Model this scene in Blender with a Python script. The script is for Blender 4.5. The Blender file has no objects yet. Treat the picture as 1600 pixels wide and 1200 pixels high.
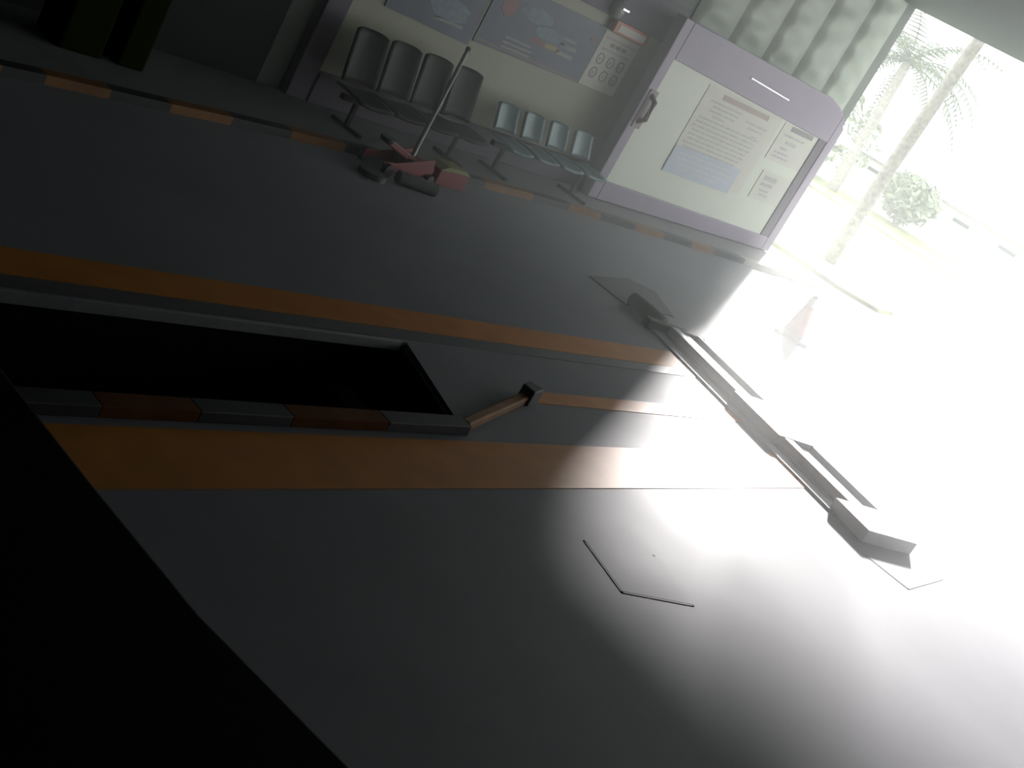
import bpy, bmesh, math, random
from mathutils import Vector, Matrix
random.seed(7)
C = bpy.context.scene
COL = C.collection
# ------------------------------------------------------------------ camera
H = 2.5
F = 1999.17
cam_d = bpy.data.cameras.new('camera'); cam = bpy.data.objects.new('camera', cam_d); COL.objects.link(cam)
cam_d.sensor_width = 36.0; cam_d.lens = F / 1600.0 * 36.0; cam_d.clip_start = 0.05; cam_d.clip_end = 500
def _axes():
    a = Vector((1590.0, 160.0, F)).normalized()
    d = Vector((-3050.0, 5330.0, F)).normalized()
    d = (d - a * d.dot(a)).normalized()
    z = -d; y = z.cross(a)
    return a, y, z                       # world axes written in camera axes (right, down, forward)
_X, _Y, _Z = _axes()
def w2(v): return Vector((_X.dot(v), _Y.dot(v), _Z.dot(v)))
_r, _u, _b = w2(Vector((1, 0, 0))), w2(Vector((0, -1, 0))), w2(Vector((0, 0, -1)))
m = Matrix(((_r.x, _u.x, _b.x, 0), (_r.y, _u.y, _b.y, 0), (_r.z, _u.z, _b.z, H), (0, 0, 0, 1)))
cam.matrix_world = m
C.camera = cam
# ------------------------------------------------------------------ light and exposure
SUN_AZ, SUN_EL = math.radians(28.1), math.radians(17.0)
w = bpy.data.worlds.new('sky'); C.world = w; w.use_nodes = True
bg = w.node_tree.nodes['Background']; bg.inputs[0].default_value = (0.93, 1.0, 0.98, 1); bg.inputs[1].default_value = 3.4
sd = bpy.data.lights.new('sun', 'SUN'); sd.energy = 19.0; sd.angle = math.radians(3.4); sd.color = (1.0, 0.97, 0.95)
so = bpy.data.objects.new('sun', sd); COL.objects.link(so); so.location = (30, 16, 14)
sdir = Vector((math.cos(SUN_EL) * math.cos(SUN_AZ), math.cos(SUN_EL) * math.sin(SUN_AZ), math.sin(SUN_EL)))
so.rotation_euler = sdir.to_track_quat('Z', 'Y').to_euler()
C.view_settings.view_transform = 'Standard'; C.view_settings.look = 'None'
C.view_settings.exposure = 0.0; C.view_settings.gamma = 1.0; C.view_settings.use_curve_mapping = False
C.cycles.use_denoising = True
C.cycles.max_bounces = 8; C.cycles.diffuse_bounces = 5; C.cycles.volume_bounces = 1
C.cycles.sample_clamp_indirect = 8.0
VEIL_DENSITY = 0.10  # density of the volume that stands in for lens glare
# ------------------------------------------------------------------ materials
def mat(name, col, rough=0.6, metal=0.0, var=0.08, scale=6.0, bump=0.0, spec=0.5, rvar=0.0):
    mt = bpy.data.materials.new(name); mt.use_nodes = True
    nt = mt.node_tree; p = nt.nodes['Principled BSDF']
    tc = nt.nodes.new('ShaderNodeTexCoord')
    n = nt.nodes.new('ShaderNodeTexNoise'); n.inputs['Scale'].default_value = scale; n.inputs['Detail'].default_value = 5
    nt.links.new(tc.outputs['Object'], n.inputs['Vector'])
    r = nt.nodes.new('ShaderNodeValToRGB')
    r.color_ramp.elements[0].position = 0.3; r.color_ramp.elements[1].position = 0.7
    r.color_ramp.elements[0].color = tuple(c * (1 - var) for c in col) + (1,)
    r.color_ramp.elements[1].color = tuple(min(1, c * (1 + var)) for c in col) + (1,)
    nt.links.new(n.outputs['Fac'], r.inputs['Fac']); nt.links.new(r.outputs['Color'], p.inputs['Base Color'])
    p.inputs['Roughness'].default_value = rough; p.inputs['Metallic'].default_value = metal
    p.inputs['Specular IOR Level'].default_value = spec
    if rvar:
        mr = nt.nodes.new('ShaderNodeMapRange'); mr.inputs['To Min'].default_value = rough - rvar; mr.inputs['To Max'].default_value = rough + rvar
        nt.links.new(n.outputs['Fac'], mr.inputs['Value']); nt.links.new(mr.outputs['Result'], p.inputs['Roughness'])
    if bump:
        b = nt.nodes.new('ShaderNodeBump'); b.inputs['Strength'].default_value = bump; b.inputs['Distance'].default_value = 0.02
        nt.links.new(n.outputs['Fac'], b.inputs['Height']); nt.links.new(b.outputs['Normal'], p.inputs['Normal'])
    return mt
M = dict(
    floor=mat('grey_epoxy_floor', (0.215, 0.213, 0.238), 0.62, var=0.07, scale=1.3, rvar=0.05, spec=0.12),
    pit_orange=mat('dull_orange_kerb_paint', (0.10, 0.035, 0.008), 0.8, var=0.2, spec=0.1),
    orange=mat('orange_floor_paint', (0.46, 0.16, 0.012), 0.6, var=0.12, scale=4),
    darkband=mat('dark_floor_paint', (0.085, 0.08, 0.085), 0.55, scale=3),
    kerb_black=mat('black_kerb_paint', (0.018, 0.018, 0.02), 0.6),
    kerb_yellow=mat('yellow_kerb_paint', (0.20, 0.085, 0.022), 0.7, var=0.2),
    kerb_grey=mat('worn_kerb_paint', (0.3, 0.29, 0.27), 0.7),
    walk=mat('raised_walkway', (0.17, 0.175, 0.175), 0.6, scale=3),
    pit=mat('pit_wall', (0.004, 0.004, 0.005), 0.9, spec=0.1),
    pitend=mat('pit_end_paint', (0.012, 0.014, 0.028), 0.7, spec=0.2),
    steel=mat('galvanised_steel', (0.33, 0.34, 0.35), 0.45, 0.6, scale=12),
    railsteel=mat('painted_steel_track', (0.36, 0.36, 0.39), 0.5, 0.2, scale=10),
    groove=mat('dark_track_groove', (0.2, 0.2, 0.22), 0.7),
    white_lid=mat('white_painted_lid', (0.75, 0.76, 0.78), 0.4, scale=10, var=0.03),
    rubber=mat('dark_rubber', (0.06, 0.062, 0.065), 0.7),
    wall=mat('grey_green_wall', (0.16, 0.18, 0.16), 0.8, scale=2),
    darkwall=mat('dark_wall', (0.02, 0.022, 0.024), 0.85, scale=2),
    ceil=mat('pale_green_ceiling', (0.10, 0.135, 0.12), 0.8, scale=2, var=0.04),
    clad=mat('sage_cladding', (0.32, 0.355, 0.29), 0.6, scale=3, var=0.06),
    purple=mat('lavender_paint', (0.24, 0.185, 0.265), 0.5, scale=3, var=0.05),
    purple_dark=mat('dull_purple_and_shade', (0.075, 0.055, 0.085), 0.6, scale=3),  # surround paint, also the painted shadow strip on the door
    cream=mat('cream_board', (0.33, 0.33, 0.24), 0.55, scale=1.5, var=0.05),
    white_board=mat('white_door_board', (0.62, 0.64, 0.54), 0.5, scale=1.5, var=0.04),
    paper=mat('cream_paper', (0.60, 0.58, 0.51), 0.6, scale=5, var=0.03),
    paper_blue=mat('pale_blue_paper', (0.45, 0.50, 0.57), 0.6, scale=5, var=0.03),
    ink=mat('grey_print', (0.26, 0.25, 0.25), 0.7, var=0.2, scale=40),
    ink_light=mat('veiled_grey_print', (0.44, 0.43, 0.42), 0.7, var=0.15, scale=40),  # ink kept pale: contrast lost to glare is put into the colour
    ink_red=mat('veiled_red_print', (0.42, 0.33, 0.28), 0.7),  # red pulled towards the paper tone, glare put into the colour
    navy=mat('navy_poster', (0.035, 0.045, 0.085), 0.45, scale=4, var=0.3),
    poster_blue=mat('poster_teal_blue', (0.10, 0.15, 0.19), 0.5, scale=12, var=0.35),
    poster_red=mat('poster_red', (0.17, 0.05, 0.04), 0.5, var=0.2),
    poster_yellow=mat('poster_yellow', (0.33, 0.23, 0.05), 0.5, var=0.2),
    poster_text=mat('poster_pale_text', (0.27, 0.27, 0.25), 0.6, var=0.2, scale=40),
    red=mat('red_painted_steel', (0.17, 0.012, 0.014), 0.5, 0.1),
    redbox=mat('red_sign_frame', (0.50, 0.15, 0.10), 0.5),
    brown=mat('brown_handle', (0.16, 0.09, 0.09), 0.45),
    teal=mat('teal_grey_plastic', (0.11, 0.18, 0.19), 0.45, scale=4),
    black_pl=mat('black_plastic', (0.018, 0.02, 0.019), 0.6, scale=4, spec=0.2),
    jackpole=mat('pale_metal_pole', (0.24, 0.24, 0.22), 0.5, 0.1),
    yellow=mat('yellow_plastic', (0.25, 0.23, 0.08), 0.5),
    olive=mat('olive_plastic', (0.012, 0.018, 0.004), 0.9, spec=0.03),
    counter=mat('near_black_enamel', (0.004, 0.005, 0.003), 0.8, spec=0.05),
    cone=mat('faded_red_cone', (0.60, 0.13, 0.11), 0.5, var=0.15),
    conew=mat('white_sleeve', (0.75, 0.75, 0.75), 0.4),
    conc=mat('pale_concrete', (0.55, 0.54, 0.52), 0.8, scale=0.6),
    grass=mat('dry_grass', (0.23, 0.26, 0.10), 0.9, scale=3, var=0.35),
    bark=mat('palm_bark', (0.33, 0.31, 0.28), 0.9, scale=14, var=0.3, bump=0.6),
    frond=mat('palm_frond', (0.09, 0.13, 0.07), 0.6, scale=5, var=0.3),
    leaf=mat('shrub_leaf', (0.24, 0.28, 0.19), 0.6, scale=5, var=0.35),
    whitewall=mat('whitewashed_wall', (0.78, 0.78, 0.76), 0.8, scale=2, var=0.03),
    glass=mat('dark_window_slot', (0.08, 0.09, 0.1), 0.2),
    canvas=mat('cream_canvas', (0.7, 0.62, 0.45), 0.8),
    bright_metal=mat('bright_metal', (0.7, 0.7, 0.7), 0.15, 0.9),  # bright metallic finish for the bell highlight and the door strip
    dome=mat('grey_dome', (0.22, 0.23, 0.21), 0.25),
)
# ------------------------------------------------------------------ mesh helpers
class MB:
    def __init__(s): s.v = []; s.f = []; s.mi = []; s.mats = []
    def _m(s, m):
        if m not in s.mats: s.mats.append(m)
        return s.mats.index(m)
    def add(s, vs, fs, m, M4=None):
        o = len(s.v); k = s._m(m)
        s.v += [tuple(M4 @ Vector(v)) if M4 else tuple(v) for v in vs]
        for f in fs: s.f.append([o + i for i in f]); s.mi.append(k)
        return s
    def box(s, a, b, m, M4=None):
        x0, y0, z0 = a; x1, y1, z1 = b
        return s.add([(x0,y0,z0),(x1,y0,z0),(x1,y1,z0),(x0,y1,z0),(x0,y0,z1),(x1,y0,z1),(x1,y1,z1),(x0,y1,z1)],
                     [(0,3,2,1),(4,5,6,7),(0,1,5,4),(1,2,6,5),(2,3,7,6),(3,0,4,7)], m, M4)
    def prism(s, pts, z0, z1, m, M4=None):        # pts in xy, counterclockwise
        n = len(pts)
        vs = [(x, y, z0) for x, y in pts] + [(x, y, z1) for x, y in pts]
        fs = [tuple(range(n))[::-1], tuple(range(n, 2*n))] + [(i, (i+1) % n, n+(i+1) % n, n+i) for i in range(n)]
        return s.add(vs, fs, m, M4)
    def tube(s, pts, rad, m, n=12, cap=True):
        pts = [Vector(p) for p in pts]
        if not isinstance(rad, (list, tuple)): rad = [rad] * len(pts)
        vs = []; fs = []
        up = Vector((0.13, 0.21, 0.97))
        for i, p in enumerate(pts):
            t = (pts[min(i+1, len(pts)-1)] - pts[max(i-1, 0)]).normalized()
            if abs(t.dot(up)) > 0.98: up = Vector((1, 0.1, 0))
            a = t.cross(up).normalized(); b = t.cross(a).normalized()
            for k in range(n):
                th = 2*math.pi*k/n
                vs.append(tuple(p + (a*math.cos(th) + b*math.sin(th)) * rad[i]))
        for i in range(len(pts)-1):
            for k in range(n):
                fs.append((i*n+k, (i+1)*n+k, (i+1)*n+(k+1) % n, i*n+(k+1) % n))
        if cap:
            fs.append(tuple(range(n))); fs.append(tuple(range((len(pts)-1)*n, len(pts)*n))[::-1])
        return s.add(vs, fs, m)
    def grid(s, fn, nu, nv, m):
        vs = [fn(i/nu, j/nv) for j in range(nv+1) for i in range(nu+1)]
        fs = [(j*(nu+1)+i, j*(nu+1)+i+1, (j+1)*(nu+1)+i+1, (j+1)*(nu+1)+i) for j in range(nv) for i in range(nu)]
        return s.add(vs, fs, m)
    def build(s, name, parent=None, smooth=False, bevel=0.0, label=None):
        me = bpy.data.meshes.new(name); o = bpy.data.objects.new(name, me)
        org = Vector((0, 0, 0))
        if not parent:                               # origin at the base centre
            xs = [v[0] for v in s.v]; ys = [v[1] for v in s.v]; zs = [v[2] for v in s.v]
            org = Vector(((min(xs)+max(xs))/2, (min(ys)+max(ys))/2, min(zs)))
            if smooth == 'keep0': org = Vector((0, 0, 0))
        me.from_pydata([tuple(Vector(v) - org) for v in s.v], [], s.f)
        for mt in s.mats: me.materials.append(mt)
        for p, k in zip(me.polygons, s.mi): p.material_index = k
        bm = bmesh.new(); bm.from_mesh(me); bmesh.ops.recalc_face_normals(bm, faces=bm.faces); bm.to_mesh(me); bm.free()
        if smooth is True:
            for p in me.polygons: p.use_smooth = True
        COL.objects.link(o); o.location = org
        if parent: o.parent = parent; o.location = (0, 0, 0)
        if bevel:
            b = o.modifiers.new('bevel', 'BEVEL'); b.width = bevel; b.segments = 2; b.limit_method = 'ANGLE'
        if label: o['label'] = label
        return o
def tag(o, label, cat, group=None, kind=None):
    o['label'] = label; o['category'] = cat
    if group: o['group'] = group
    if kind: o['kind'] = kind
    return o
def struct(o): o['kind'] = 'structure'; return o
def empty(name, loc=(0, 0, 0), rz=0.0):
    o = bpy.data.objects.new(name, None); COL.objects.link(o); o.location = loc; o.rotation_euler = (0, 0, rz); o.empty_display_size = 0.1
    return o
def copy_tree(o, parent=None):
    c = o.copy(); COL.objects.link(c); c.parent = parent
    for ch in [x for x in bpy.data.objects if x.parent == o]: copy_tree(ch, c)
    return c
# ------------------------------------------------------------------ the setting
X0, X1, Y0, YW, ZC = -2.0, 17.6, -3.0, 9.35, 4.0
hole = [(0.6, 3.88), (5.34, 3.88), (5.66, 4.76), (0.6, 4.76)]
fb = MB(); ft = M['floor']
def slab(pts): fb.prism(pts, -0.02, 0.0, ft)
slab([(X0, Y0), (18.0, Y0), (18.0, 3.88), (X0, 3.88)])
slab([(X0, 4.76), (18.0, 4.76), (18.0, 9.6), (X0, 9.6)])
slab([(X0, 3.88), (0.6, 3.88), (0.6, 4.76), (X0, 4.76)])
slab([(5.34, 3.88), (18.0, 3.88), (18.0, 4.76), (5.66, 4.76)])
struct(fb.build('floor'))
# outdoor ground
g = MB(); g.box((18.0, -60, -0.3), (120, 90, -0.01), M['conc'])
struct(g.build('ground'))
# inspection pit
pit = empty('inspection_pit', (3.0, 4.3, -1.4))
def ptl(mb): 
    mb.v = [(x-3.0, y-4.3, z+1.4) for x, y, z in mb.v]; return mb
D = -1.4
p = MB()
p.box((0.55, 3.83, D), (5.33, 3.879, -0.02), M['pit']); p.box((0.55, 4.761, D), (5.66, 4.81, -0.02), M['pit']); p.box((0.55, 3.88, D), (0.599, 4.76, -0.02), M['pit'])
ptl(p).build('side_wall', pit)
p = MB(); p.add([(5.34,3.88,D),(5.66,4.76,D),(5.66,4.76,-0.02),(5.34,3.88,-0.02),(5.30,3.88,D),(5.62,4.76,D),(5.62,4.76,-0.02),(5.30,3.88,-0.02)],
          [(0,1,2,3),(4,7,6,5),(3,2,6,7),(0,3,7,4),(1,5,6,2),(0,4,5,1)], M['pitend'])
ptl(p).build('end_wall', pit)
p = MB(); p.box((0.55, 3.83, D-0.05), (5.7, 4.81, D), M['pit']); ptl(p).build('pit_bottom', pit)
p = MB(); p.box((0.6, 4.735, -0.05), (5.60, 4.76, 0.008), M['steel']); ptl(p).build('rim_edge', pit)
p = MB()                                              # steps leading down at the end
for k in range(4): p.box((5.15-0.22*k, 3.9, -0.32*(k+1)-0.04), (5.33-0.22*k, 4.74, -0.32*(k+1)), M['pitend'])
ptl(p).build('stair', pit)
tag(pit, 'long black rectangular inspection pit sunk between the orange floor stripes', 'inspection pit')
# pit kerb, hazard painted
kb = MB(); bl = [(0.6, 'b'), (3.0, 'y'), (3.49, 'b'), (4.02, 'y'), (4.66, 'b'), (5.30, None)]
for (a, c), (b, _) in zip(bl, bl[1:]):
    kb.box((a, 3.765, 0.0), (b, 3.875, 0.06), M['kerb_black'] if c == 'b' else M['pit_orange'])
tag(kb.build('pit_kerb', bevel=0.006), 'low black and orange painted kerb along the near rim of the inspection pit', 'kerb')
# flared wheel guide at the pit's end
gd = empty('wheel_guide', (5.30, 3.82, 0), math.atan2(0.37, 0.95))
L = math.hypot(0.37, 0.95)
p = MB(); p.box((0, -0.03, 0), (L, 0.03, 0.06), M['kerb_yellow']); p.build('guide_bar', gd, bevel=0.01)
p = MB(); p.prism([(L-0.09, -0.05), (L+0.07, -0.06), (L+0.05, 0.05), (L-0.06, 0.05)], 0, 0.11, M['rubber']); p.build('end_stop', gd, bevel=0.01, label='dark end stop')
tag(gd, 'short slanted orange wheel guide bar running from the pit corner to the stripe', 'wheel guide')
# painted stripes
def stripe(name, pts, m, label):
    s = MB(); s.prism(pts, 0.0005, 0.003, m); return tag(s.build(name), label, 'floor marking')
stripe('floor_stripe', [(X0, 3.29), (9.0, 3.29), (9.0, 3.71), (X0, 3.71)], M['orange'], 'widest orange floor stripe, on the near side of the pit')
stripe('floor_stripe', [(X0, 4.92), (9.4, 4.92), (9.4, 5.2), (X0, 5.2)], M['orange'], 'long orange floor stripe along the far side of the pit')
stripe('floor_stripe', [(6.25, 4.17), (9.0, 4.14), (9.1, 4.31), (6.33, 4.31)], M['orange'], 'narrow orange floor stripe starting at the slanted wheel guide')
stripe('floor_band', [(X0, 4.79), (9.3, 4.79), (9.3, 4.915), (X0, 4.915)], M['darkband'], 'thin dark band on the floor between the pit and far orange stripe')
# floor hatches
def hatch(cx, cy, sx, sy, rz, label):
    h = empty('floor_hatch', (cx, cy, 0), rz)
    p = MB(); p.box((-sx/2+0.012, -sy/2+0.012, 0.0), (sx/2-0.012, sy/2-0.012, 0.004), M['floor']); p.build('cover_plate', h)
    p = MB()
    for a, b in (((-sx/2, -sy/2), (sx/2, -sy/2+0.012)), ((-sx/2, sy/2-0.012), (sx/2, sy/2)), ((-sx/2, -sy/2), (-sx/2+0.012, sy/2)), ((sx/2-0.012, -sy/2), (sx/2, sy/2))):
        p.box((a[0], a[1], 0), (b[0], b[1], 0.003), M['groove'])
    p.build('joint', h); tag(h, label, 'floor hatch'); return h
hatch(5.53, 2.58, 0.50, 0.42, math.radians(-18), 'square floor hatch with thin dark outline in the grey floor near the camera')
hatch(8.66, 2.38, 0.72, 0.36, math.radians(3), 'floor hatch outline at the near end of the raised steel track')
hatch(11.45, 5.0, 0.9, 0.72, math.radians(-4), 'floor hatch outline beyond the steel track, in front of the red cone')
# kerb along the wall, walkway
KY = [(-2, 7.35), (2.0, 7.6), (4.31, 7.74), (4.66, 7.80), (5.2, 7.87), (5.76, 7.94), (6.4, 8.04), (7.08, 8.12), (7.75, 8.18), (8.4, 8.22), (9.09, 8.26), (9.78, 8.29), (10.62, 8.33),
      (11.29, 8.34), (11.88, 8.33), (12.57, 8.31), (13.2, 8.29), (13.82, 8.26), (14.34, 8.24), (15.1, 8.2), (17.3, 8.06)]
# colours by segment start
start = {-2:'b', 2.0:'y', 4.31:'b', 4.66:'y', 5.2:'b', 5.76:'y', 6.4:'b', 7.08:'y', 7.75:'b', 8.4:'y', 9.09:'b', 9.78:'y', 10.62:'b', 11.29:'y', 11.88:'b', 12.57:'y', 13.2:'b', 13.82:'y', 14.34:'b', 15.1:'g'}
k = MB()
for (xa, ya), (xb, yb) in zip(KY, KY[1:]):
    mm = {'b': M['kerb_black'], 'y': M['kerb_yellow'], 'g': M['kerb_grey']}[start[xa]]
    k.prism([(xa, ya), (xb, yb), (xb, yb+0.12), (xa, ya+0.12)], 0, 0.07, mm)
tag(k.build('kerb'), 'long black and yellow kerb edging the raised walkway before the wall', 'kerb')
wk = MB()
for (xa, ya), (xb, yb) in zip(KY, KY[1:]):
    wk.prism([(xa, ya+0.12), (xb, yb+0.12), (xb, YW), (xa, YW)], 0, 0.06, M['walk'])
struct(wk.build('walkway'))
# walls and ceiling
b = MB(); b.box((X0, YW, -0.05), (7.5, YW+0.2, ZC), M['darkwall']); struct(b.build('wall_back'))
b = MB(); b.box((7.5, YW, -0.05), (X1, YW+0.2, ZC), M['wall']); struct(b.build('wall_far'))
b = MB(); b.box((X0, Y0-0.2, -0.05), (X1, Y0, ZC), M['darkwall']); struct(b.build('wall_near'))
b = MB(); b.box((X0-0.2, Y0-0.2, -0.05), (X0, YW+0.2, ZC), M['darkwall']); struct(b.build('wall_left'))
b = MB(); b.box((X0-0.2, Y0-0.2, ZC), (X1, YW+0.2, ZC+0.2), M['ceil']); struct(b.build('ceiling'))
# pleated cladding above the door
cl = MB()
ribs = [12.9, 13.8, 14.68, 15.55, 16.46, 17.3]
def clad(x0, x1):
    def fn(u, v):
        z = 2.0 + (ZC-0.02-2.0) * v
        bulge = 0.03 * math.sin(2*math.pi*z/0.36) * math.sin(math.pi*min(1, u*1.15))
        y = YW - 0.02 - 0.06 * (u/0.14 if u < 0.14 else math.cos(math.pi*0.5*(u-0.14)/0.86)) - bulge
        return (x0+(x1-x0)*u, y, z)
    cl.grid(fn, 20, 60, M['clad'])
for a, c in zip(ribs, ribs[1:]): clad(a, c)
tag(cl.build('wall_cladding', smooth=True), 'pale sage cladding with broad vertical pleats above the purple door', 'cladding')
# ------------------------------------------------------------------ sliding door panel
dr = empty('sliding_door', (14.5, 8.95, 0.06))
def L2(mb, o): mb.v = [(x-o[0], y-o[1], z-o[2]) for x, y, z in mb.v]; return mb
O = (14.5, 8.95, 0.06)
def vprism(mb, pts, y0, y1, m):                        # pts in xz
    n = len(pts); vs = [(x, y0, z) for x, z in pts] + [(x, y1, z) for x, z in pts]
    fs = [tuple(range(n)), tuple(range(n, 2*n))[::-1]] + [(i, n+i, n+(i+1) % n, (i+1) % n) for i in range(n)]
    return mb.add(vs, fs, m)
p = MB()
YF = 8.90
vprism(p, [(12.24, 0.07), (12.42, 0.07), (12.42, 2.38), (12.24, 2.38)], YF, 9.05, M['purple'])
vprism(p, [(16.62, 0.07), (16.84, 0.07), (16.84, 2.08), (16.62, 2.25)], YF, 9.05, M['purple'])
vprism(p, [(12.42, 0.07), (16.62, 0.07), (16.62, 0.27), (12.42, 0.31)], YF, 9.05, M['purple'])
vprism(p, [(12.42, 1.91), (16.62, 1.82), (16.62, 2.25), (16.4, 2.33), (16.1, 2.38), (12.42, 2.38)], YF, 9.05, M['purple'])
L2(p, O).build('frame', dr, bevel=0.012, label='lavender painted frame')
p = MB(); p.box((12.42, 8.93, 0.2), (16.62, 9.0, 1.95), M['white_board']); L2(p, O).build('panel', dr, label='off-white panel')
p = MB(); p.box((16.40, 8.915, 0.27), (16.62, 8.93, 1.83), M['purple_dark']); L2(p, O).build('edge_shade', dr, label='painted shadow strip along the right edge')  # flat dark strip paints the shadow inside the frame edge
p = MB(); p.tube([(12.36, 8.90, 1.10), (12.40, 8.83, 1.16), (12.40, 8.83, 1.38), (12.36, 8.90, 1.44)], 0.035, M['brown'], 10)
p.box((12.30, 8.885, 1.02), (12.46, 8.90, 1.5), M['brown'])
L2(p, O).build('handle', dr, label='dark brown pull handle')
p = MB(); vprism(p, [(14.02, 2.115), (15.08, 2.085), (15.08, 2.10), (14.02, 2.13)], 8.88, 8.90, M['bright_metal'])  # thin bright strip with a metallic finish across the top rail
L2(p, O).build('bright_strip', dr, label='thin bright strip')
tag(dr, 'wide lavender framed sliding door panel with off-white face carrying notices', 'door')
# notices on the door
def sheet(name, x0, z0, x1, z1, m, y, label, skew=0.0, rows=(), inkm='ink_light', title=None, group=None, cat='notice'):
    o = empty(name, ((x0+x1)/2, y, z0)); oo = ((x0+x1)/2, y, z0)
    p = MB(); vprism(p, [(x0, z0), (x1, z0+skew), (x1, z1+skew), (x0, z1)], y-0.006, y, m); L2(p, oo).build('paper', o)
    t = MB()
    rnd = random.Random(name + label)
    for (za, xa, xb, h) in rows:
        x = xa
        while x < xb:
            wd = rnd.uniform(0.06, 0.2); xe = min(x+wd, xb)
            sk = skew * (x-x0)/(x1-x0)
            t.box((x, y-0.008, za+sk), (xe, y-0.006, za+h+sk), M[inkm]); x = xe + rnd.uniform(0.015, 0.035)
    if rows: L2(t, oo).build('printed_text', o)
    if title:
        t = MB(); t.box((title[1], y-0.008, title[0]), (title[2], y-0.006, title[0]+0.07), M[title[3]]); L2(t, oo).build('title', o)
    tag(o, label, cat, group); return o
YP = 8.93
rows = []
rr = random.Random(3)
z = 1.66
for i, (a, b2) in enumerate([(13.55,14.35),(13.65,14.3),(13.62,14.25),(13.75,14.05),(13.5,15.0),(13.48,14.95),(13.45,14.95),(13.5,14.95),(13.46,14.9),(13.5,14.9),(13.45,14.85),(13.5,14.8)]):
    rows.append((z, a, b2, 0.022)); z -= 0.058
rows += [(1.60, 14.5, 15.05, 0.025), (1.54, 14.6, 15.0, 0.02), (1.46, 14.8, 14.95, 0.02)]
sheet('notice', 13.35, 0.70, 15.28, 1.84, M['paper'], YP, 'largest cream paper notice on the purple door, full of printed lines', rows=rows, title=(1.73, 13.75, 14.95, 'ink_red'))
sheet('notice', 13.36, 0.66, 15.0, 1.02, M['paper_blue'], YP-0.008, 'pale blue paper strip across the bottom of the largest door notice', rows=[(0.94, 13.5, 14.8, 0.014), (0.87, 13.5, 14.9, 0.014), (0.80, 13.6, 14.8, 0.014), (0.74, 13.7, 14.6, 0.012)], inkm='paper')
sheet('notice', 15.38, 1.29, 16.36, 1.82, M['paper'], YP, 'upper of two small white notices at the right edge of the purple door', rows=[(1.66, 15.5, 16.1, 0.03), (1.56, 15.65, 15.95, 0.045), (1.48, 15.6, 15.8, 0.03), (1.41, 15.5, 15.9, 0.025), (1.35, 15.5, 15.95, 0.025)], title=(1.745, 15.6, 16.25, 'ink'))
sheet('notice', 15.53, 0.72, 16.33, 1.14, M['paper'], YP, 'lower of two small white notices at the right edge of the purple door', rows=[(0.93, 15.65, 16.0, 0.045), (0.85, 15.7, 15.95, 0.03), (0.79, 15.75, 16.0, 0.03)], title=(1.01, 15.65, 16.0, 'ink_light'))
# ------------------------------------------------------------------ recessed display wall with frame
dw = empty('display_wall', (10.0, 9.33, 0.06)); O = (10.0, 9.33, 0.06)
p = MB(); p.box((8.0, 9.30, 0.30), (12.6, 9.35, 2.02), M['cream']); L2(p, O).build('panel', dw, label='cream panel')
p = MB()
p.box((7.76, 9.22, 0.06), (8.02, 9.349, 2.4), M['purple_dark']); L2(p, O).build('jamb', dw, bevel=0.01, label='dull purple jamb')
p = MB(); p.box((8.02, 9.22, 2.0), (12.7, 9.349, 2.45), M['purple_dark']); L2(p, O).build('header', dw, bevel=0.01, label='dull purple header')
p = MB(); p.box((8.02, 9.2, 0.06), (12.7, 9.349, 0.36), M['purple_dark']); L2(p, O).build('plinth', dw, bevel=0.01, label='dull purple plinth')
tag(dw, 'cream display wall in a dull purple surround, behind the waiting seats', 'wall panel')
def poster(x0, z0, x1, z1, zl, label, items, y=9.30):
    o = empty('poster', ((x0+x1)/2, y, z0)); oo = ((x0+x1)/2, y, z0)
    p = MB(); vprism(p, [(x0, z0+zl), (x1, z0), (x1, z1), (x0, z1+zl)], y-0.012, y, M['navy']); L2(p, oo).build('print_sheet', o)
    for (nm, mk, pts) in items:
        p = MB(); vprism(p, pts, y-0.015, y-0.012, M[mk]); L2(p, oo).build(nm, o)
    tag(o, label, 'poster'); return o
def blob(cx, cz, rx, rz, n=12, seed=0):
    r = random.Random(seed)
    return [(cx+rx*math.cos(2*math.pi*i/n)*r.uniform(.8, 1.1), cz+rz*math.sin(2*math.pi*i/n)*r.uniform(.8, 1.1)) for i in range(n)]
def rc(x0, z0, x1, z1): return [(x0, z0), (x1, z0), (x1, z1), (x0, z1)]
poster(8.45, 1.10, 9.68, 1.92, 0.04, 'left navy blue poster on the cream wall, behind the tall black seats',
       [('printed_figure', 'poster_blue', blob(9.25, 1.35, 0.3, 0.12, seed=1)), ('printed_figure', 'poster_blue', blob(8.85, 1.6, 0.25, 0.12, seed=2)),
        ('printed_text', 'poster_text', rc(9.1, 1.22, 9.5, 1.25))])
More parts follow.
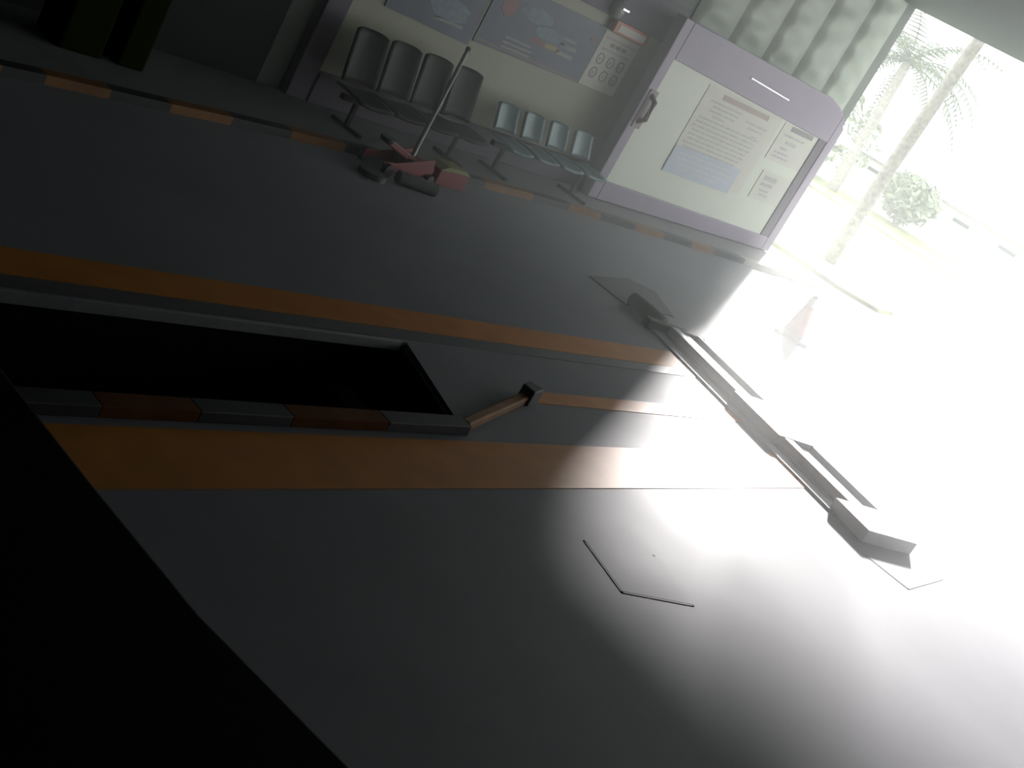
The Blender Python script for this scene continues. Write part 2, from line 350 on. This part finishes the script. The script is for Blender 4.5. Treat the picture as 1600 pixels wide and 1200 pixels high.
poster(9.72, 1.18, 11.55, 1.87, -0.02, 'right navy blue poster with red and yellow print, beside the icon sheet',
       [('printed_figure', 'poster_blue', blob(10.45, 1.66, 0.28, 0.08, seed=3)), ('printed_figure', 'poster_blue', blob(10.75, 1.53, 0.3, 0.07, seed=4)),
        ('printed_figure', 'poster_red', blob(9.98, 1.62, 0.12, 0.1, seed=5)), ('printed_figure', 'poster_red', blob(10.62, 1.42, 0.13, 0.035, seed=6)),
        ('printed_figure', 'poster_yellow', blob(10.85, 1.42, 0.16, 0.03, seed=7)), ('printed_figure', 'poster_red', blob(11.42, 1.68, 0.06, 0.03, seed=8)),
        ('printed_text', 'poster_text', rc(10.95, 1.55, 11.2, 1.58)), ('printed_text', 'poster_text', rc(10.95, 1.47, 11.25, 1.51)), ('printed_text', 'poster_text', rc(10.95, 1.38, 11.25, 1.42)),
        ('printed_text', 'poster_text', rc(10.12, 1.32, 10.55, 1.345)), ('printed_text', 'poster_text', rc(10.12, 1.27, 10.6, 1.29)), ('printed_text', 'poster_text', rc(10.12, 1.22, 10.6, 1.24)),
        ('printed_footer', 'brown', rc(9.75, 1.19, 11.52, 1.215))])
# icon sheet
ic = empty('icon_sheet', (11.9, 9.30, 1.19)); oo = (11.9, 9.30, 1.19)
p = MB(); p.box((11.56, 9.292, 1.19), (12.24, 9.30, 1.84), M['paper']); L2(p, oo).build('paper', ic)
p = MB()
p.box((11.62, 9.288, 1.765), (12.2, 9.292, 1.785), M['ink_light'])
for x in (11.75, 11.86, 11.97): p.box((x, 9.288, 1.69), (x+0.08, 9.292, 1.735), M['ink'])
p.box((11.65, 9.288, 1.635), (12.15, 9.292, 1.655), M['ink_light'])
L2(p, oo).build('printed_text', ic)
for i in range(6):
    cx = 11.70 + 0.2*(i % 3); cz = 1.53 - 0.17*(i//3)
    p = MB(); n = 20
    vs = []
    for rr_ in (0.066, 0.052):
        for yy in (9.292, 9.288):
            vs += [(cx+rr_*math.cos(2*math.pi*q/n), yy, cz+rr_*math.sin(2*math.pi*q/n)) for q in range(n)]
    fs = []
    for q in range(n):
        r2 = (q+1) % n
        fs += [(n+q, n+r2, 3*n+r2, 3*n+q), (q, n+q, n+r2, r2), (2*n+q, 2*n+r2, 3*n+r2, 3*n+q)]
    p.add(vs, fs, M['ink']); p.box((cx-0.02, 9.288, cz-0.025), (cx+0.02, 9.292, cz+0.015), M['ink_light'])
    L2(p, oo).build('round_icon', ic)
tag(ic, 'white sheet with six small round icons right of the navy posters', 'sign')
sg = empty('sign_holder', (11.9, 9.22, 1.86)); oo = (11.9, 9.22, 1.86)
p = MB(); p.box((11.55, 9.2, 1.86), (12.2, 9.3, 2.0), M['redbox']); L2(p, oo).build('case', sg, bevel=0.01)
p = MB(); p.box((11.62, 9.196, 1.885), (12.14, 9.2, 1.965), M['paper']); L2(p, oo).build('label_plate', sg, label='pale label plate')
tag(sg, 'small red sign holder with a pale label above the icon sheet', 'sign')
bell = empty('wall_bell', (11.42, 9.2, 2.0)); oo = (11.42, 9.2, 2.0)
p = MB(); p.tube([(11.42, 9.22, 2.1), (11.42, 9.18, 2.1), (11.42, 9.14, 2.1), (11.42, 9.12, 2.1), (11.42, 9.112, 2.1)], [0.115, 0.11, 0.085, 0.05, 0.015], M['dome'], 28); L2(p, oo).build('dome', bell, smooth=True)
p = MB(); p.box((11.40, 9.10, 2.12), (11.52, 9.125, 2.14), M['bright_metal']); L2(p, oo).build('dome_highlight', bell, label='bright bar standing in for the dome highlight')  # bright bar added as the highlight on the dome
tag(bell, 'round grey domed bell on the purple header above the posters', 'bell')
# ------------------------------------------------------------------ waiting seats
def bench(name, x, y, n, pitch, wdt, zs, zt, m, rz=0.0):
    root = empty(name, (x, y, 0.06), rz)
    tot = pitch*n
    p = MB(); p.box((0, -0.22, zs-0.09), (tot, -0.16, zs-0.04), M['black_pl']); p.build('beam', root)
    for xx in (0.2, tot-0.2):
        p = MB(); p.box((xx-0.02, -0.21, 0.02), (xx+0.02, -0.17, zs-0.09), M['black_pl']); p.box((xx-0.025, -0.42, 0), (xx+0.025, 0.02, 0.03), M['black_pl']); p.build('leg', root)
    first = None
    for k in range(n):
        if first is None:
            p = MB()
            def seat(u, v): return (0.5*(pitch-wdt) + wdt*u, -0.44+0.40*v, zs + 0.02*(2*u-1)**2 + 0.025*(1-v)**3*-1 + 0.0)
            p.grid(seat, 8, 8, m); so_ = p.build('seat', root, smooth=True)
            sm = so_.modifiers.new('thick', 'SOLIDIFY'); sm.thickness = 0.025
            p = MB()
            def back(u, v):
                t = 2*u-1
                rnd_ = 1 - 0.06*abs(t)**4
                return (pitch/2 + (u-0.5)*wdt*(1-0.06*v), 0.0 + 0.10*v - 0.05*t*t*0 - 0.06*t*t, zs+0.05 + (zt-zs-0.05)*v*(1-0.05*t**4))
            p.grid(back, 12, 10, m); bo = p.build('backrest', root, smooth=True)
            sm = bo.modifiers.new('thick', 'SOLIDIFY'); sm.thickness = 0.03
            first = (so_, bo)
        else:
            for s_ in first:
                c = s_.copy(); COL.objects.link(c); c.parent = root; c.location = (pitch*k, 0, 0)
    return root
tag(bench('waiting_bench', 10.12, 8.95, 4, 0.455, 0.37, 0.36, 0.68, M['teal']), 'row of four low teal-grey plastic seats on a beam beside the purple door', 'bench')
tag(bench('waiting_bench', 7.95, 8.92, 4, 0.455, 0.435, 0.34, 0.88, M['black_pl']), 'row of four taller black seats on a beam behind the red trolley jack', 'bench')
# ------------------------------------------------------------------ trolley jack
jk = empty('trolley_jack', (8.25, 8.0, 0), math.radians(8))
p = MB()
for s in (-1, 1):
    pts = [(-0.36, 0.05), (0.30, 0.05), (0.36, 0.12), (0.30, 0.24), (0.12, 0.20), (-0.20, 0.13), (-0.38, 0.12)]
    vprism(p, pts, s*0.12-0.008, s*0.12+0.008, M['red'])
p.box((0.02, -0.12, 0.06), (0.28, 0.12, 0.18), M['red'])
p.build('chassis', jk, bevel=0.004, label='red chassis')
p = MB(); vprism(p, [(0.15, 0.12), (0.18, 0.17), (-0.28, 0.30), (-0.34, 0.26)], -0.05, 0.05, M['red']); p.build('lift_arm', jk, bevel=0.006)
p = MB(); p.tube([(-0.31, 0, 0.27), (-0.31, 0, 0.31)], [0.07, 0.075], M['rubber'], 18); p.build('saddle', jk)
for s in (-1, 1):
    p = MB(); p.tube([(-0.32, s*0.15-0.025, 0.06), (-0.32, s*0.15+0.025, 0.06)], 0.06, M['rubber'], 20); p.build('wheel', jk, label='black wheel')
    p = MB(); p.tube([(0.30, s*0.16-0.02, 0.05), (0.30, s*0.16+0.02, 0.05)], 0.05, M['rubber'], 20); p.build('wheel', jk, label='black wheel')
p = MB(); p.tube([(0.11, -0.01, 0.09), (0.47, 0.24, 0.62), (0.826, 0.49, 1.15)], 0.02, M['jackpole'], 10); p.build('handle', jk, label='long pale metal handle')
p = MB(); p.tube([(0.826, 0.49, 1.15), (0.846, 0.504, 1.18)], 0.024, M['rubber'], 10); p.build('end_cap', jk)
tag(jk, 'red trolley jack with black wheels and long pale leaning handle by the kerb', 'trolley jack')
tb = empty('toolbox', (8.95, 8.07, 0), math.radians(4))
p = MB(); p.box((-0.22, -0.1, 0), (0.22, 0.1, 0.16), M['red']); p.build('body', tb, bevel=0.01)
p = MB(); vprism(p, [(-0.23, 0.16), (0.23, 0.16), (0.12, 0.2), (-0.12, 0.2)], -0.105, 0.105, M['yellow']); p.build('lid', tb, bevel=0.004, label='dull yellow lid')
tag(tb, 'small red box with a dull yellow lid right of the trolley jack', 'toolbox')
ts = MB(); ts.tube([(7.72, 7.72, 0.0), (7.72, 7.72, 0.05)], 0.13, M['rubber'], 24)
tag(ts.build('rubber_pad'), 'round dark rubber pad lying on the floor left of the trolley jack', 'rubber pad')
ts = MB(); ts.tube([(8.02, 7.72, 0.06), (8.42, 7.62, 0.06)], 0.06, M['rubber'], 18)
tag(ts.build('rubber_roller'), 'dark rubber roller lying on the floor in front of the trolley jack', 'rubber roller')
# ------------------------------------------------------------------ olive bins at the far left
def bin_(x, y, wd, h, label):
    o = empty('storage_bin', (x, y, 0.06))
    p = MB(); p.prism([(-wd/2, -0.2), (wd/2, -0.2), (wd/2, 0.2), (-wd/2, 0.2)], 0, h, M['olive']); p.build('body', o, bevel=0.02)
    p = MB(); p.box((-wd/2-0.015, -0.215, h), (wd/2+0.015, 0.215, h+0.04), M['olive']); p.build('lid', o, bevel=0.01)
    tag(o, label, 'bin')
bin_(5.28, 8.75, 0.36, 0.55, 'wider of two dark olive bins by the dark wall, top left corner')
bin_(5.72, 8.75, 0.24, 0.75, 'slimmer of two dark olive bins by the dark wall, top left corner')
# ------------------------------------------------------------------ foreground counter
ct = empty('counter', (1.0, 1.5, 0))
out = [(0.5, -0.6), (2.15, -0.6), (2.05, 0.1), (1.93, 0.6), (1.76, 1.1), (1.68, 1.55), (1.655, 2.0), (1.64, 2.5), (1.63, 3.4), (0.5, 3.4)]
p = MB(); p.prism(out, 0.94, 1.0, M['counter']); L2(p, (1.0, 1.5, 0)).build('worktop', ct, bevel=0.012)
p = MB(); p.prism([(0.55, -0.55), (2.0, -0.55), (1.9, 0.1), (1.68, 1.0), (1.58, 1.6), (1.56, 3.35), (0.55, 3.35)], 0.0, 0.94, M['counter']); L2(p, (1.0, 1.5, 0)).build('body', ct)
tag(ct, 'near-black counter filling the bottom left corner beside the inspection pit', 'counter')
# ------------------------------------------------------------------ raised steel track at the opening
# centre line from (8.85,2.95) to (9.75,5.5)
tk = empty('steel_track', (8.78, 2.78, 0), math.atan2(9.72-8.78, 5.48-2.78)*-1)
LT = math.hypot(9.72-8.78, 5.48-2.78)
WL, WR = -0.22, 0.26
p = MB(); p.box((WL-0.06, 0.1, 0), (WR+0.06, LT, 0.018), M['railsteel']); p.build('base_plate', tk)
for (a, c) in ((0.2, 1.05), (1.72, LT)):
    p = MB(); p.box((-0.10, a, 0.018), (0.0, c, 0.10), M['railsteel']); p.build('ridge', tk, bevel=0.008)
    p = MB(); p.box((0.09, a, 0.018), (0.15, c, 0.07), M['railsteel']); p.build('ridge', tk, bevel=0.008)
    p = MB(); p.box((WR-0.03, a, 0.018), (WR, c, 0.10), M['railsteel']); p.build('side_rail', tk, bevel=0.004)
    p = MB(); p.box((-0.15, a, 0.018), (-0.10, c, 0.03), M['groove']); p.box((0.0, a, 0.018), (0.09, c, 0.022), M['groove']); p.box((0.15, a, 0.018), (WR-0.03, c, 0.022), M['groove']); p.build('channel', tk, label='dark channel between the ridges')
p = MB(); p.box((-0.16, 1.05, 0.018), (WR, 1.72, 0.105), M['railsteel']); p.build('cover_plate', tk, bevel=0.006, label='flat pale cover plate')
p = MB(); p.box((-0.25, -0.20, 0.0), (0.29, 0.2, 0.10), M['white_lid']); p.build('end_box', tk, bevel=0.006, label='white flat-topped end box')
p = MB(); p.box((-0.34, LT, 0), (0.34, LT+0.10, 0.09), M['rubber']); p.build('cross_bar', tk, bevel=0.01, label='dark cross bar')
p = MB(); p.tube([(-0.12, LT+0.10, 0.06), (-0.16, LT+0.3, 0.06), (-0.2, LT+0.52, 0.06)], [0.07, 0.075, 0.07], M['rubber'], 14); p.build('motor_housing', tk, smooth=True, label='dark cylindrical housing at the far end')
tag(tk, 'long low steel track of ridges and cover plates lying across the bay floor', 'track')
mt_ = MB(); mt_.prism([(9.6, 6.02), (10.35, 5.95), (10.72, 6.5), (10.45, 6.68), (9.6, 6.52)], 0.0, 0.008, M['rubber'])  # thin dark sheet on the floor past the track's far end
tag(mt_.build('dark_patch', bevel=0.002), 'thin dark patch on the floor beyond the far end of the track', 'mat')
# ------------------------------------------------------------------ traffic cone
cn = empty('traffic_cone', (13.0, 6.07, 0))
p = MB(); p.box((-0.2, -0.2, 0), (0.2, 0.2, 0.03), M['rubber']); cb = p.build('base', cn, bevel=0.01); cb.rotation_euler = (0, 0, 0.5)
p = MB(); p.tube([(0, 0, 0.03), (0, 0, 0.25), (0, 0, 0.5), (0, 0, 0.53)], [0.125, 0.083, 0.03, 0.022], M['cone'], 28); p.build('body', cn, smooth=True, label='faded red cone body')
p = MB(); p.tube([(0, 0, 0.40), (0, 0, 0.50)], [0.056, 0.035], M['conew'], 28, cap=False); p.build('sleeve', cn, smooth=True, label='white reflective sleeve')
tag(cn, 'faded red traffic cone standing on the bright floor at the bay opening', 'traffic cone')
# ------------------------------------------------------------------ outdoors
def verge(pts, label):
    g = MB(); g.prism(pts, -0.01, 0.05, M['grass']); o = tag(g.build('grass_verge'), label, 'grass', kind='stuff'); return o
verge([(18.25, 8.3), (18.6, 7.7), (19.3, 7.75), (20.1, 8.6), (20.5, 9.6), (20.6, 40), (18.3, 40)], 'pale grass verge just outside the opening, around the near palm trunk')
verge([(31.5, 4), (36, 4), (36, 60), (32.5, 60)], 'distant pale grass verge in front of the white boundary wall')
def palm(x, y, hgt, r, lean, label, nf=20, seed=0, cr=1.7):
    rn = random.Random(seed)
    o = empty('palm_tree', (x, y, 0.051))
    p = MB(); pts = []; rad = []
    for i in range(14):
        t = i/13; pts.append((lean[0]*t*t, lean[1]*t*t, hgt*t)); rad.append(r*(1.25-0.35*t+0.06*(i % 2)))
    p.tube(pts, rad, M['bark'], 14); p.build('trunk', o, smooth=True)
    top = Vector(pts[-1]); first = True
    for k in range(nf):
        a = 2*math.pi*k/nf + rn.uniform(-.2, .2); el = rn.uniform(-0.1, 1.1); Lf = cr*rn.uniform(0.85, 1.15)
        fb_ = MB(); prev = top.copy(); d = Vector((math.cos(a)*math.cos(el), math.sin(a)*math.cos(el), math.sin(el)))
        spine = [prev.copy()]
        for i in range(10):
            d = (d + Vector((0, 0, -0.16))).normalized(); prev = prev + d*Lf/10; spine.append(prev.copy())
        fb_.tube(spine, [0.02*(1-i/11) + 0.004 for i in range(11)], M['frond'], 5)
        for i in range(1, 11):
            c = spine[i]; dd = (spine[i]-spine[i-1]).normalized(); side = dd.cross(Vector((0, 0, 1))).normalized()
            for s in (-1, 1):
                for q in (0, 0.5):
                    c2 = c - dd*Lf/10*q
                    ll = 0.45*math.sin(math.pi*min(1, (i-q)/10*0.85+0.15))*cr/1.7
                    tip = c2 + side*s*ll*0.8 + dd*ll*0.45 + Vector((0, 0, -ll*0.35))
                    wv = dd*0.035
                    fb_.add([c2-wv, c2+wv, tip, c2+Vector((0, 0, 0.012))], [(0, 1, 2), (0, 2, 3), (1, 3, 2)], M['frond'])
        fb_.build('frond', o)
    tag(o, label, 'palm tree'); return o
palm(20.0, 9.5, 6.4, 0.10, (0.2, -0.2), 'nearer palm tree with a slim trunk in the verge right of the door', 18, 1, 1.9)
palm(34.2, 17.4, 4.0, 0.14, (0.2, 0.2), 'farther palm tree before the white boundary wall', 26, 2, 3.0)
def shrub(x, y, r, h, label, seed):
    rn = random.Random(seed); o = empty('shrub', (x, y, 0.051))
    p = MB()
    for i in range(700):
        while True:
            v = Vector((rn.uniform(-1, 1), rn.uniform(-1, 1), rn.uniform(-1, 1)))
            if 0.35 < v.length < 1: break
        c = Vector((v.x*r, v.y*r, h*0.55+v.z*h*0.45))
        a = Vector((rn.uniform(-1, 1), rn.uniform(-1, 1), rn.uniform(-1, 1))).normalized(); b = a.orthogonal().normalized()
        s = rn.uniform(0.09, 0.2)
        p.add([c-a*s, c-b*s*0.4, c+a*s, c+b*s*0.4], [(0, 1, 2, 3)], M['leaf'])
    p.build('foliage', o)
    p = MB()
    for i in range(5):
        a = i*1.26; p.tube([(0.05*math.cos(a), 0.05*math.sin(a), 0), (0.35*r*math.cos(a), 0.35*r*math.sin(a), h*0.6)], [0.04, 0.015], M['bark'], 6)
    p.build('stem', o); tag(o, label, 'shrub')
shrub(35.0, 19.0, 1.7, 2.7, 'leafy shrub beside the right edge of the purple door', 11)
shrub(35.2, 15.6, 0.9, 1.6, 'smaller rounded shrub right of the nearer palm trunk, pale in the glare', 12)
bw = empty('boundary_wall', (38, 20, 0))
p = MB(); p.box((37.0, -10, 0), (37.25, 60, 1.25), M['whitewall']); L2(p, (38, 20, 0)).build('wall_panel', bw)
p = MB(); p.box((36.92, -10, 1.25), (37.33, 60, 1.33), M['kerb_grey']); L2(p, (38, 20, 0)).build('coping', bw)
for q in range(10):
    y = 8.0 + q*1.6
    p = MB(); p.box((36.96, y, 0.95), (37.0, y+0.55, 1.05), M['glass']); L2(p, (38, 20, 0)).build('vent_slot', bw)
tag(bw, 'long white boundary wall with dark vent slots behind the palms', 'wall')
ps = empty('parasol', (30.5, 16.3, 0))
p = MB(); n = 16
vs = [(0, 0, 1.75)]
for j in range(1, 5):
    rj = 0.75*j/4; zj = 1.75-0.32*(j/4)**2
    vs += [(rj*math.cos(2*math.pi*i/n), rj*math.sin(2*math.pi*i/n), zj) for i in range(n)]
fs = [(0, 1+i, 1+(i+1) % n) for i in range(n)] + [(1+(j-1)*n+i, 1+j*n+i, 1+j*n+(i+1) % n, 1+(j-1)*n+(i+1) % n) for j in range(1, 4) for i in range(n)]
p.add(vs, fs, M['canvas']); c_ = p.build('canopy', ps, smooth=True); c_.modifiers.new('t', 'SOLIDIFY').thickness = 0.02
p = MB(); p.tube([(0, 0, 0), (0, 0, 1.74)], 0.025, M['jackpole'], 10); p.build('pole', ps)
tag(ps, 'cream canvas parasol outdoors next to the upper right corner of the door', 'parasol')
# ------------------------------------------------------------------ haze volume added to stand in for lens glare
hm = bpy.data.materials.new('glare_veil'); hm.use_nodes = True; nt = hm.node_tree
for n_ in list(nt.nodes): nt.nodes.remove(n_)
outn = nt.nodes.new('ShaderNodeOutputMaterial'); sc_ = nt.nodes.new('ShaderNodeVolumeScatter')
sc_.inputs['Density'].default_value = VEIL_DENSITY; sc_.inputs['Anisotropy'].default_value = 0.42; sc_.inputs['Color'].default_value = (0.98, 1.0, 0.99, 1)
tcn = nt.nodes.new('ShaderNodeNewGeometry'); sx = nt.nodes.new('ShaderNodeSeparateXYZ'); nt.links.new(tcn.outputs['Position'], sx.inputs[0])
mr = nt.nodes.new('ShaderNodeMapRange'); mr.interpolation_type = 'SMOOTHSTEP'
mr.inputs['From Min'].default_value = 5.0; mr.inputs['From Max'].default_value = 11.0
mr.inputs['To Min'].default_value = 0.0; mr.inputs['To Max'].default_value = VEIL_DENSITY
nt.links.new(sx.outputs['X'], mr.inputs['Value']); mr2 = nt.nodes.new('ShaderNodeMapRange'); mr2.interpolation_type = 'SMOOTHSTEP'
mr2.inputs['From Min'].default_value = 8.5; mr2.inputs['From Max'].default_value = 13.5
mr2.inputs['To Min'].default_value = 1.0; mr2.inputs['To Max'].default_value = 0.04
nt.links.new(sx.outputs['X'], mr2.inputs['Value'])
mu = nt.nodes.new('ShaderNodeMath'); mu.operation = 'MULTIPLY'
nt.links.new(mr.outputs['Result'], mu.inputs[0]); nt.links.new(mr2.outputs['Result'], mu.inputs[1]); nt.links.new(mu.outputs[0], sc_.inputs['Density'])
nt.links.new(sc_.outputs[0], outn.inputs['Volume'])
hz = MB(); hz.box((-2.1, -3.1, -0.3), (30, 24, 5.5), hm)
ho = hz.build('veil'); tag(ho, 'thin bright haze volume added in place of lens glare toward the bay opening', 'veil', kind='stuff')
